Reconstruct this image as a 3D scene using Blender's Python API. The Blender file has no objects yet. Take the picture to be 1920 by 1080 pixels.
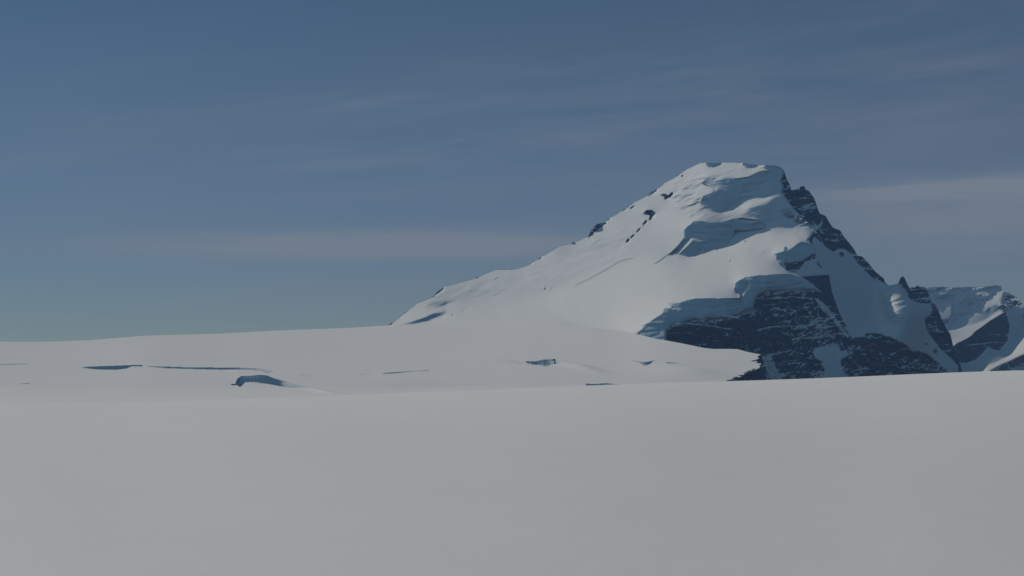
import bpy, math, time
import numpy as np

# ------------------------------------------------------------------ basics
scene = bpy.context.scene
C = scene.collection
F = 2637.0                 # focal length in photo pixels (1920 wide)
CX, HY = 960.0, 640.0      # optical axis column, eye level row
SUN_AZ, SUN_EL = math.radians(-60), math.radians(40)     # left of +Y, above the horizon
SUN = np.array([math.sin(SUN_AZ) * math.cos(SUN_EL), math.cos(SUN_AZ) * math.cos(SUN_EL), math.sin(SUN_EL)])
T0 = time.time()


def tag(o, label=None, cat=None, group=None, kind=None):
    if label: o["label"] = label
    if cat: o["category"] = cat
    if group: o["group"] = group
    if kind: o["kind"] = kind
    return o


def empty(name, loc):
    o = bpy.data.objects.new(name, None)
    o.location = loc
    C.objects.link(o)
    return o


def mesh_obj(name, V, Q, mat, parent=None, origin=(0, 0, 0), attrs=None, smooth=False, normals=None):
    """V (n,3) world points, Q (m,4) quads (a repeated corner makes a triangle) -> ONE mesh object."""
    used = np.zeros(len(V), bool)
    used[Q.ravel()] = True
    remap = np.cumsum(used) - 1
    v = V[used] - np.asarray(origin, float)
    q = remap[Q]
    me = bpy.data.meshes.new(name)
    me.vertices.add(len(v))
    me.vertices.foreach_set("co", v.astype(np.float32).ravel())
    me.loops.add(q.size)
    me.loops.foreach_set("vertex_index", q.astype(np.int32).ravel())
    me.polygons.add(len(q))
    me.polygons.foreach_set("loop_start", np.arange(0, q.size, 4, dtype=np.int32))
    me.polygons.foreach_set("use_smooth", np.full(len(q), smooth, bool))
    me.update(calc_edges=True)
    for k, a in (attrs or {}).items():
        at = me.attributes.new(k, "FLOAT", "POINT")
        at.data.foreach_set("value", a[used].astype(np.float32))
    me.materials.append(mat)
    o = bpy.data.objects.new(name, me)
    C.objects.link(o)
    if parent is None:
        o.location = origin
    else:
        o.parent = parent
    return o


# ------------------------------------------------------------------ field helpers
def noise(seed, shape, lx, ly, beta=2.2, rot=0.0):
    """Smooth random field, std 1, correlation about lx across and ly down (in grid cells)."""
    r = np.random.default_rng(seed)
    h, w = shape
    n = r.standard_normal((h, w))
    ky = np.fft.fftfreq(h)[:, None] * 2 * math.pi
    kx = np.fft.rfftfreq(w)[None, :] * 2 * math.pi
    c, s = math.cos(rot), math.sin(rot)
    a, b = kx * c + ky * s, -kx * s + ky * c
    f = (1 + (a * lx) ** 2 + (b * ly) ** 2) ** (-beta / 2)
    o = np.fft.irfft2(np.fft.rfft2(n) * f, s=(h, w))
    o -= o.mean()
    return o / o.std()


def blur(a, s):
    if s <= 0.05: return a
    p = int(4 * s) + 2
    b = np.pad(a, p, mode="edge")
    ky = np.fft.fftfreq(b.shape[0])[:, None] * 2 * math.pi
    kx = np.fft.rfftfreq(b.shape[1])[None, :] * 2 * math.pi
    o = np.fft.irfft2(np.fft.rfft2(b) * np.exp(-0.5 * s * s * (kx * kx + ky * ky)), s=b.shape)
    return o[p:-p, p:-p]


def sstep(a, b, x):
    t = np.clip((x - a) / (b - a), 0, 1)
    return t * t * (3 - 2 * t)


def polymask(poly, px, py):
    """Even-odd fill of poly on the grid px (columns) x py (rows)."""
    m = np.zeros((len(py), len(px)), bool)
    P = np.asarray(poly, float)
    Q = np.roll(P, -1, 0)
    for (xa, ya), (xb, yb) in zip(P, Q):
        if ya == yb: continue
        lo, hi = min(ya, yb), max(ya, yb)
        rows = np.where((py >= lo) & (py < hi))[0]
        if len(rows) == 0: continue
        xs = xa + (py[rows] - ya) * (xb - xa) / (yb - ya)
        m[rows] ^= px[None, :] >= xs[:, None]
    return m


def integrate(gx, gz, w, wjx, wjz, iters=140):
    """Depth field whose slope across is gx and upward is gz (weighted least squares, preconditioned CG)."""
    h, W = gx.shape
    wx = np.minimum(w[:, 1:], w[:, :-1]) * wjx
    wz = np.minimum(w[1:], w[:-1]) * wjz
    tx = 0.5 * (gx[:, 1:] + gx[:, :-1])
    tz = 0.5 * (gz[1:] + gz[:-1])

    def adj(ex, ez):
        o = np.zeros((h, W))
        o[:, 1:] += ex; o[:, :-1] -= ex
        o[:-1] += ez; o[1:] -= ez
        return o

    def A(d):
        return adj(wx * (d[:, 1:] - d[:, :-1]), wz * (d[:-1] - d[1:]))

    ky = 2 - 2 * np.cos(np.fft.fftfreq(h) * 2 * math.pi)[:, None]
    kx = 2 - 2 * np.cos(np.fft.rfftfreq(W) * 2 * math.pi)[None, :]
    inv = 1.0 / (kx + ky + 1e-5)

    def M(r):
        return np.fft.irfft2(np.fft.rfft2(r) * inv, s=(h, W))

    b = adj(wx * tx, wz * tz)
    d = np.zeros((h, W))
    r = b - A(d)
    z = M(r); p = z.copy(); rz = (r * z).sum(); r0 = rz
    for _ in range(iters):
        Ap = A(p)
        al = rz / (p * Ap).sum()
        d += al * p; r -= al * Ap
        z = M(r); rn = (r * z).sum()
        if rn < 1e-7 * r0: break
        p = z + rn / rz * p; rz = rn
    return d


# ------------------------------------------------------------------ materials
def new_mat(name):
    m = bpy.data.materials.new(name)
    m.use_nodes = True
    nt = m.node_tree
    return m, nt, nt.nodes["Principled BSDF"]


def node(nt, kind, **kw):
    n = nt.nodes.new(kind)
    for k, v in kw.items():
        if k.startswith("i_"):
            n.inputs[k[2:].replace("_", " ")].default_value = v
        else:
            setattr(n, k, v)
    return n


def math_node(nt, op, a, b=None, c=None, clamp=False):
    n = nt.nodes.new("ShaderNodeMath"); n.operation = op; n.use_clamp = clamp
    for i, x in enumerate((a, b, c)):
        if x is None: continue
        if isinstance(x, (int, float)): n.inputs[i].default_value = x
        else: nt.links.new(x, n.inputs[i])
    return n.outputs[0]


def mix_col(nt, fac, a, b):
    n = nt.nodes.new("ShaderNodeMix"); n.data_type = "RGBA"
    for s, x in ((n.inputs[0], fac), (n.inputs[6], a), (n.inputs[7], b)):
        if isinstance(x, (int, float, tuple)): s.default_value = x
        else: nt.links.new(x, s)
    return n.outputs[2]


def ramp(nt, fac, lo, hi):
    n = nt.nodes.new("ShaderNodeMapRange"); n.interpolation_type = "SMOOTHSTEP"
    nt.links.new(fac, n.inputs[0]); n.inputs[1].default_value = lo; n.inputs[2].default_value = hi
    return n.outputs[0]


SNOW = (0.86, 0.87, 0.88, 1)
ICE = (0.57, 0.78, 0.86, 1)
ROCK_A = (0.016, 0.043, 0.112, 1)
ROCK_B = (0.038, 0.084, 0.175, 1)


def mountain_material(name):
    """Rock, glacier ice and snow; the mesh carries how much of each covers the ground."""
    m, nt, bs = new_mat(name)
    co = node(nt, "ShaderNodeTexCoord").outputs["Object"]
    rock = node(nt, "ShaderNodeAttribute", attribute_name="rock").outputs["Fac"]
    ice = node(nt, "ShaderNodeAttribute", attribute_name="ice").outputs["Fac"]
    n1 = node(nt, "ShaderNodeTexNoise", i_Scale=0.11, i_Detail=6.0, i_Roughness=0.65)
    mp = node(nt, "ShaderNodeMapping"); mp.inputs["Scale"].default_value = (1, 1, 4.5)
    nt.links.new(co, mp.inputs[0])
    n2 = node(nt, "ShaderNodeTexNoise", i_Scale=0.035, i_Detail=5.0, i_Roughness=0.6)
    nt.links.new(co, n1.inputs["Vector"]); nt.links.new(mp.outputs[0], n2.inputs["Vector"])
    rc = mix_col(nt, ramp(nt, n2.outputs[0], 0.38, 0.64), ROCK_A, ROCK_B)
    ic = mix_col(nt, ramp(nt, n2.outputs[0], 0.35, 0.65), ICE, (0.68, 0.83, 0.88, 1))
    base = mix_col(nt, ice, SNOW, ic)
    jit = math_node(nt, "MULTIPLY_ADD", n1.outputs[0], 0.4, -0.2)
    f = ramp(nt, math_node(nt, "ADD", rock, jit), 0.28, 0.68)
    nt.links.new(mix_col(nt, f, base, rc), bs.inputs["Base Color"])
    bs.inputs["Roughness"].default_value = 0.85
    bs.inputs["Specular IOR Level"].default_value = 0.1
    return m


def snow_material(name, fine, lo=(0.84, 0.855, 0.875, 1), hi=(0.88, 0.885, 0.89, 1)):
    m, nt, bs = new_mat(name)
    co = node(nt, "ShaderNodeTexCoord").outputs["Object"]
    n1 = node(nt, "ShaderNodeTexNoise", i_Scale=fine, i_Detail=6.0, i_Roughness=0.55)
    nt.links.new(co, n1.inputs["Vector"])
    ice = node(nt, "ShaderNodeAttribute", attribute_name="ice").outputs["Fac"]
    rock = node(nt, "ShaderNodeAttribute", attribute_name="rock").outputs["Fac"]
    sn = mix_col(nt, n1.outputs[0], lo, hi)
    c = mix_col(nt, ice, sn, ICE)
    jit = math_node(nt, "MULTIPLY_ADD", n1.outputs[0], 0.5, -0.25)
    c = mix_col(nt, ramp(nt, math_node(nt, "ADD", rock, jit), 0.42, 0.58), c, ROCK_A)
    nt.links.new(c, bs.inputs["Base Color"])
    mp = node(nt, "ShaderNodeMapping"); mp.inputs["Scale"].default_value = (1.0, 0.22, 1.0); mp.inputs["Rotation"].default_value = (0, 0, 0.5)
    nt.links.new(co, mp.inputs[0])
    n2 = node(nt, "ShaderNodeTexNoise", i_Scale=fine * 9, i_Detail=7.0, i_Roughness=0.6)
    nt.links.new(mp.outputs[0], n2.inputs["Vector"])
    bp = node(nt, "ShaderNodeBump", i_Strength=0.5, i_Distance=0.03 / (fine * 9))
    nt.links.new(n2.outputs[0], bp.inputs["Height"]); nt.links.new(bp.outputs[0], bs.inputs["Normal"])
    bs.inputs["Roughness"].default_value = 0.75
    bs.inputs["Specular IOR Level"].default_value = 0.15
    return m


MAT_MOUNTAIN = mountain_material("mountain_cover")
MAT_GLACIER = snow_material("glacier_snow", 0.02)
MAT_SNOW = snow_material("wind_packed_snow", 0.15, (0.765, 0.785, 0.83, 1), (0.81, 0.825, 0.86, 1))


# ------------------------------------------------------------------ mountains
def relief(outline, xr, yr, D0, base, layers, seed, rock_amp=3.0, anchor=None, bumps=()):
    """A mountain flank as a real surface: slopes are given region by region and summed to a distance for every
    point of a fine grid; returns the grid of world points, its cover and its part labels."""
    px = np.arange(xr[0], xr[1] + 1.0)
    py = np.arange(yr[0], yr[1] + 1.0)
    X, Y = np.meshgrid(px, py)
    O = np.asarray(outline, float)
    top = np.interp(px, O[:, 0], O[:, 1])
    inside = Y >= top[None, :] - 1.0
    gx, gz = base(X, Y)
    rock = np.zeros_like(gx); ice = np.zeros_like(gx); rough = np.zeros_like(gx)
    brk = np.zeros_like(gx); wrk = np.zeros_like(gx)
    cliff = np.zeros(gx.shape, np.int32)
    part = np.zeros(gx.shape, np.int32)
    names = ["snow_slope"]
    for k, L in enumerate(layers, 1):
        if L.get("brk") == RK["brk"] and not L.get("part"):      # lone small rocks
            P_ = np.asarray(L["p"], float); c_ = P_.mean(0)
            L = dict(L, p=(P_ - c_) * 0.66 + c_)
        m = polymask(L["p"], px, py)
        s = blur(m.astype(float), L.get("s", 0.6)) * L.get("a", 1.0)
        if "g" in L:
            gx = gx * (1 - s) + L["g"][0] * s
            gz = gz * (1 - s) + L["g"][1] * s
        e = blur(m.astype(float), L.get("cs", 1.0))
        if "wrk" in L:
            wrk += L["wrk"] * blur(m.astype(float), 6)
            continue
        rock = rock * (1 - e) + L.get("rock", 0.0) * e
        ice = ice * (1 - e) + L.get("ice", 0.0) * e
        rough = rough * (1 - e) + L.get("rough", L.get("rock", 0.0)) * e
        brk = brk * (1 - e) + L.get("brk", 0.0) * e
        if L.get("jump"): cliff[m] = k
        if L.get("part"):
            names.append(L["part"]); part[m] = len(names) - 1
        elif L.get("snow"):
            part[m] = 0
    sh = gx.shape
    w = np.where(inside, 1.0, 2e-3)
    jx = np.where(cliff[:, 1:] != cliff[:, :-1], 0.04, 1.0)
    jz = np.where(cliff[1:] != cliff[:-1], 0.04, 1.0)
    # relief of the ground itself: rock ribs and ledges, ice blocks, wind-moulded snow (in grid cells of depth)
    rr = noise(seed, sh, 9, 4.5, 2.3, -0.35) * 1.0 + np.abs(noise(seed + 1, sh, 26, 34, 2.6)) * 3.5 + noise(seed + 2, sh, 3.5, 1.6, 2.4) * 0.5
    ii = noise(seed + 3, sh, 16, 5, 2.4, 0.12) * 1.0 - np.abs(noise(seed + 9, sh, 15, 5, 2.6, -0.1)) * 1.6 + noise(seed + 4, sh, 4, 7, 2.4) * 0.35
    ss = noise(seed + 5, sh, 30, 16, 3.2) * 2.0 + noise(seed + 6, sh, 11, 6, 3.0, 0.5) * 0.3
    d = integrate(gx, gz, w, jx, jz)
    det = rough * rr * rock_amp + ice * (1 - rough) * (ii * 0.95 + noise(seed + 13, sh, 30, 2.2, 2.4, -0.08) * 0.55) + (1 - ice) * (1 - rough) * ss
    det = det + wrk * (noise(seed + 10, sh, 11, 2.6, 2.6, -0.38) - 1.2 * np.abs(noise(seed + 11, sh, 16, 5, 2.6, -0.3)))
    rock = rock - brk * sstep(-0.5, 0.7, noise(seed + 12, sh, 3.0, 1.5, 2.0, -0.5))
    d = d + det
    for bx, by, rx, ry, am in bumps:                          # swellings of the snow towards the valley
        d = d - am * np.exp(-((X - bx) / rx) ** 2 - ((Y - by) / np.where(Y > by, ry * 2.0, ry)) ** 2)
    # snow lies on the ledges of the rock
    led = np.zeros(sh)
    led[1:-1] = (rr[:-2] - rr[2:]) * 0.5
    led = led / led.std()
    led = led * 0.7 + noise(seed + 7, sh, 7, 2.2, 2.2, -0.6) * 0.5 + noise(seed + 8, sh, 60, 30, 2.5) * 0.45
    rock = rock - rough * 0.6 * sstep(0.8, 2.0, led)
    # and fills its gullies and joints: thin steep runnels and level ledges
    for q, (lx, ly, rot, wd, am) in enumerate(((13, 3.2, 0.95, 0.30, 0.62), (13, 3.2, -0.85, 0.26, 0.55), (11, 2.6, 0.05, 0.22, 0.55), (5, 3, 1.4, 0.3, 0.35))):
        nn = noise(seed + 20 + q, sh, lx, ly, 2.6, rot)
        md = sstep(-0.3, 1.1, noise(seed + 30 + q, sh, 22, 18, 2.4))
        rock = rock - rough * 0.8 * am * md * np.exp(-(nn / wd) ** 2)
    warp = noise(seed + 40, sh, 70, 30, 2.8) * 9 + noise(seed + 41, sh, 9, 4, 2.4) * 1.3 + (X - 1500) * 0.05
    for per, am in ((21.0, 0.62), (9.0, 0.38)):
        ph = np.abs(((Y + warp) / per) % 1.0 - 0.5) * per
        md = sstep(0.0, 1.0, noise(seed + 42 + int(per), sh, 26, 7, 2.4))
        rock = rock - rough * am * md * np.exp(-(ph / 1.5) ** 2)
    if anchor is not None:
        j, i = int(anchor[0] - xr[0]), int(anchor[1] - yr[0])
        d = d - d[i, j]
    s = D0 / F
    D = D0 + s * d
    return dict(px=px, py=py, X=X, Y=Y, D=D, top=top, rock=rock, ice=ice, part=part, names=names, D0=D0)


def world(X, Y, D):
    return np.stack([D * (X - CX) / F, D, D * (HY - Y) / F], -1)


def build_relief(R, root, mat, back_drop):
    """Meshes of one mountain: its front by parts and its far side, which closes the body."""
    X, D, top = R["X"], R["D"].copy(), R["top"]
    Y = np.maximum(R["Y"], top[None, :])
    h, w = X.shape
    # below the skyline keep the true depth, on it carry the first inside row's depth up
    first = np.clip(np.ceil(top - R["py"][0]).astype(int), 0, h - 1)
    rows = np.arange(h)[:, None]
    D = np.where(rows < first[None, :], np.take_along_axis(D, first[None, :], 0), D)
    V = world(X, Y, D).reshape(-1, 3)
    idx = np.arange(h * w).reshape(h, w)
    q = np.stack([idx[1:, :-1], idx[1:, 1:], idx[:-1, 1:], idx[:-1, :-1]], -1)
    keep = (rows[1:] >= np.minimum(first[:-1], first[1:])[None, :] - 0)
    keep &= (Y[1:, :-1] - Y[:-1, :-1] + Y[1:, 1:] - Y[:-1, 1:]) > 0.02
    lab = R["part"][1:, :-1]
    attrs = {"rock": R["rock"].ravel(), "ice": R["ice"].ravel()}
    org = np.array(root.location)
    for k, nm in enumerate(R["names"]):
        f = q[keep & (lab == k)]
        if len(f) == 0: continue
        mesh_obj(nm, V, f, mat, root, org, attrs)
    # far side
    tp = np.stack([R["px"], top], -1)
    Dt = np.take_along_axis(D, first[None, :], 0)[0]
    ridge = world(R["px"], top, Dt)
    n = 14
    rng = noise(77, (n, w), 30, 3, 2.5)
    B = []
    for k in range(n):
        t = (k / (n - 1)) ** 1.3
        p = ridge.copy()
        p[:, 1] += t * back_drop * 0.85 + (rng[k] * 14 if k else 0)
        p[:, 0] *= p[:, 1] / ridge[:, 1]
        p[:, 2] -= t * back_drop
        B.append(p)
    B = np.stack(B).reshape(-1, 3)
    bi = np.arange(n * w).reshape(n, w)
    bq = np.stack([bi[:-1, :-1], bi[:-1, 1:], bi[1:, 1:], bi[1:, :-1]], -1).reshape(-1, 4)
    mesh_obj("far_side", B, bq, mat, root, org,
             {"rock": np.full(len(B), 0.2), "ice": np.zeros(len(B))})


LIT = (-0.78, 1.8)
WALL = (0.25, 0.15)

OUT_MAIN = [(700, 640), (722, 618), (731, 607), (737, 604), (745, 598), (757, 588), (764, 582), (781, 569), (800, 562), (815, 554),
    (818, 549), (826, 543), (833, 538), (845, 534), (860, 530), (880, 525), (893, 520), (908, 514), (920, 509), (928, 506),
    (940, 505), (955, 506), (970, 504), (985, 499), (995, 495), (1005, 488), (1013, 483), (1030, 473), (1047, 463), (1057, 459),
    (1071, 457), (1073.5, 454), (1077, 454), (1088, 450), (1105, 441), (1106, 435), (1110, 429.6), (1119, 420), (1128, 418.5), (1136, 415.5),
    (1142, 410), (1161, 398), (1168, 393), (1176, 390), (1188, 380), (1205, 371), (1216, 366), (1220, 360), (1228, 357), (1235, 352.5),
    (1246, 343), (1258, 337), (1270, 330), (1280, 321.7), (1297, 312.5), (1312, 305.8), (1322, 305), (1338, 306), (1352, 305), (1363, 304.7),
    (1380, 305), (1397, 306), (1413, 308.7), (1427, 310), (1438, 309.7), (1453, 310), (1463, 313), (1470, 319), (1472.5, 328), (1476, 338),
    (1481, 346), (1484, 356.7), (1487, 356), (1490, 355), (1493, 356), (1496, 352.5), (1498, 356.5), (1500.5, 350), (1508, 348.7), (1511, 356),
    (1516.7, 357.5), (1521.7, 365), (1527.5, 373), (1531.7, 386.7), (1536.7, 400), (1548, 405), (1555, 416.7), (1561.7, 426.7), (1575, 431.7), (1581.7, 443),
    (1592, 455), (1601, 466.7), (1608, 479), (1616.7, 481), (1628, 493), (1641.7, 510), (1656.7, 521.7), (1659.7, 530), (1666.7, 535), (1678, 533),
    (1684, 531.7), (1688, 521.7), (1691.7, 517.5), (1696, 521), (1700, 530), (1705, 540), (1710, 538.5), (1716, 539), (1719.7, 534.5), (1723.6, 537),
    (1735, 539), (1741, 551), (1746, 566), (1754.7, 572), (1758.6, 580), (1764.5, 595.6), (1774, 615), (1782, 626.7), (1787, 648), (1793.6, 671),
    (1801, 685), (1804, 696.7), (1812, 715), (1822, 745), (1835, 790)]


def base_main(X, Y):
    gx = np.full(X.shape, LIT[0]); gz = np.full(X.shape, LIT[1])
    f = sstep(545, 612, Y)                                   # runs out onto the glacier
    gz = gz + 2.6 * f; gx = gx + 0.35 * f
    u = sstep(1340, 1180, X + (Y - 330) * 0.8) * sstep(520, 400, Y)      # steeper upper left slope
    gx = gx - 0.3 * u; gz = gz - 0.35 * u
    return gx, gz


def line(pts, t):
    """A thin polygon of width t along pts."""
    a = [(x, y - t / 2) for x, y in pts]
    b = [(x, y + t / 2) for x, y in pts[::-1]]
    return a + b


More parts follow.
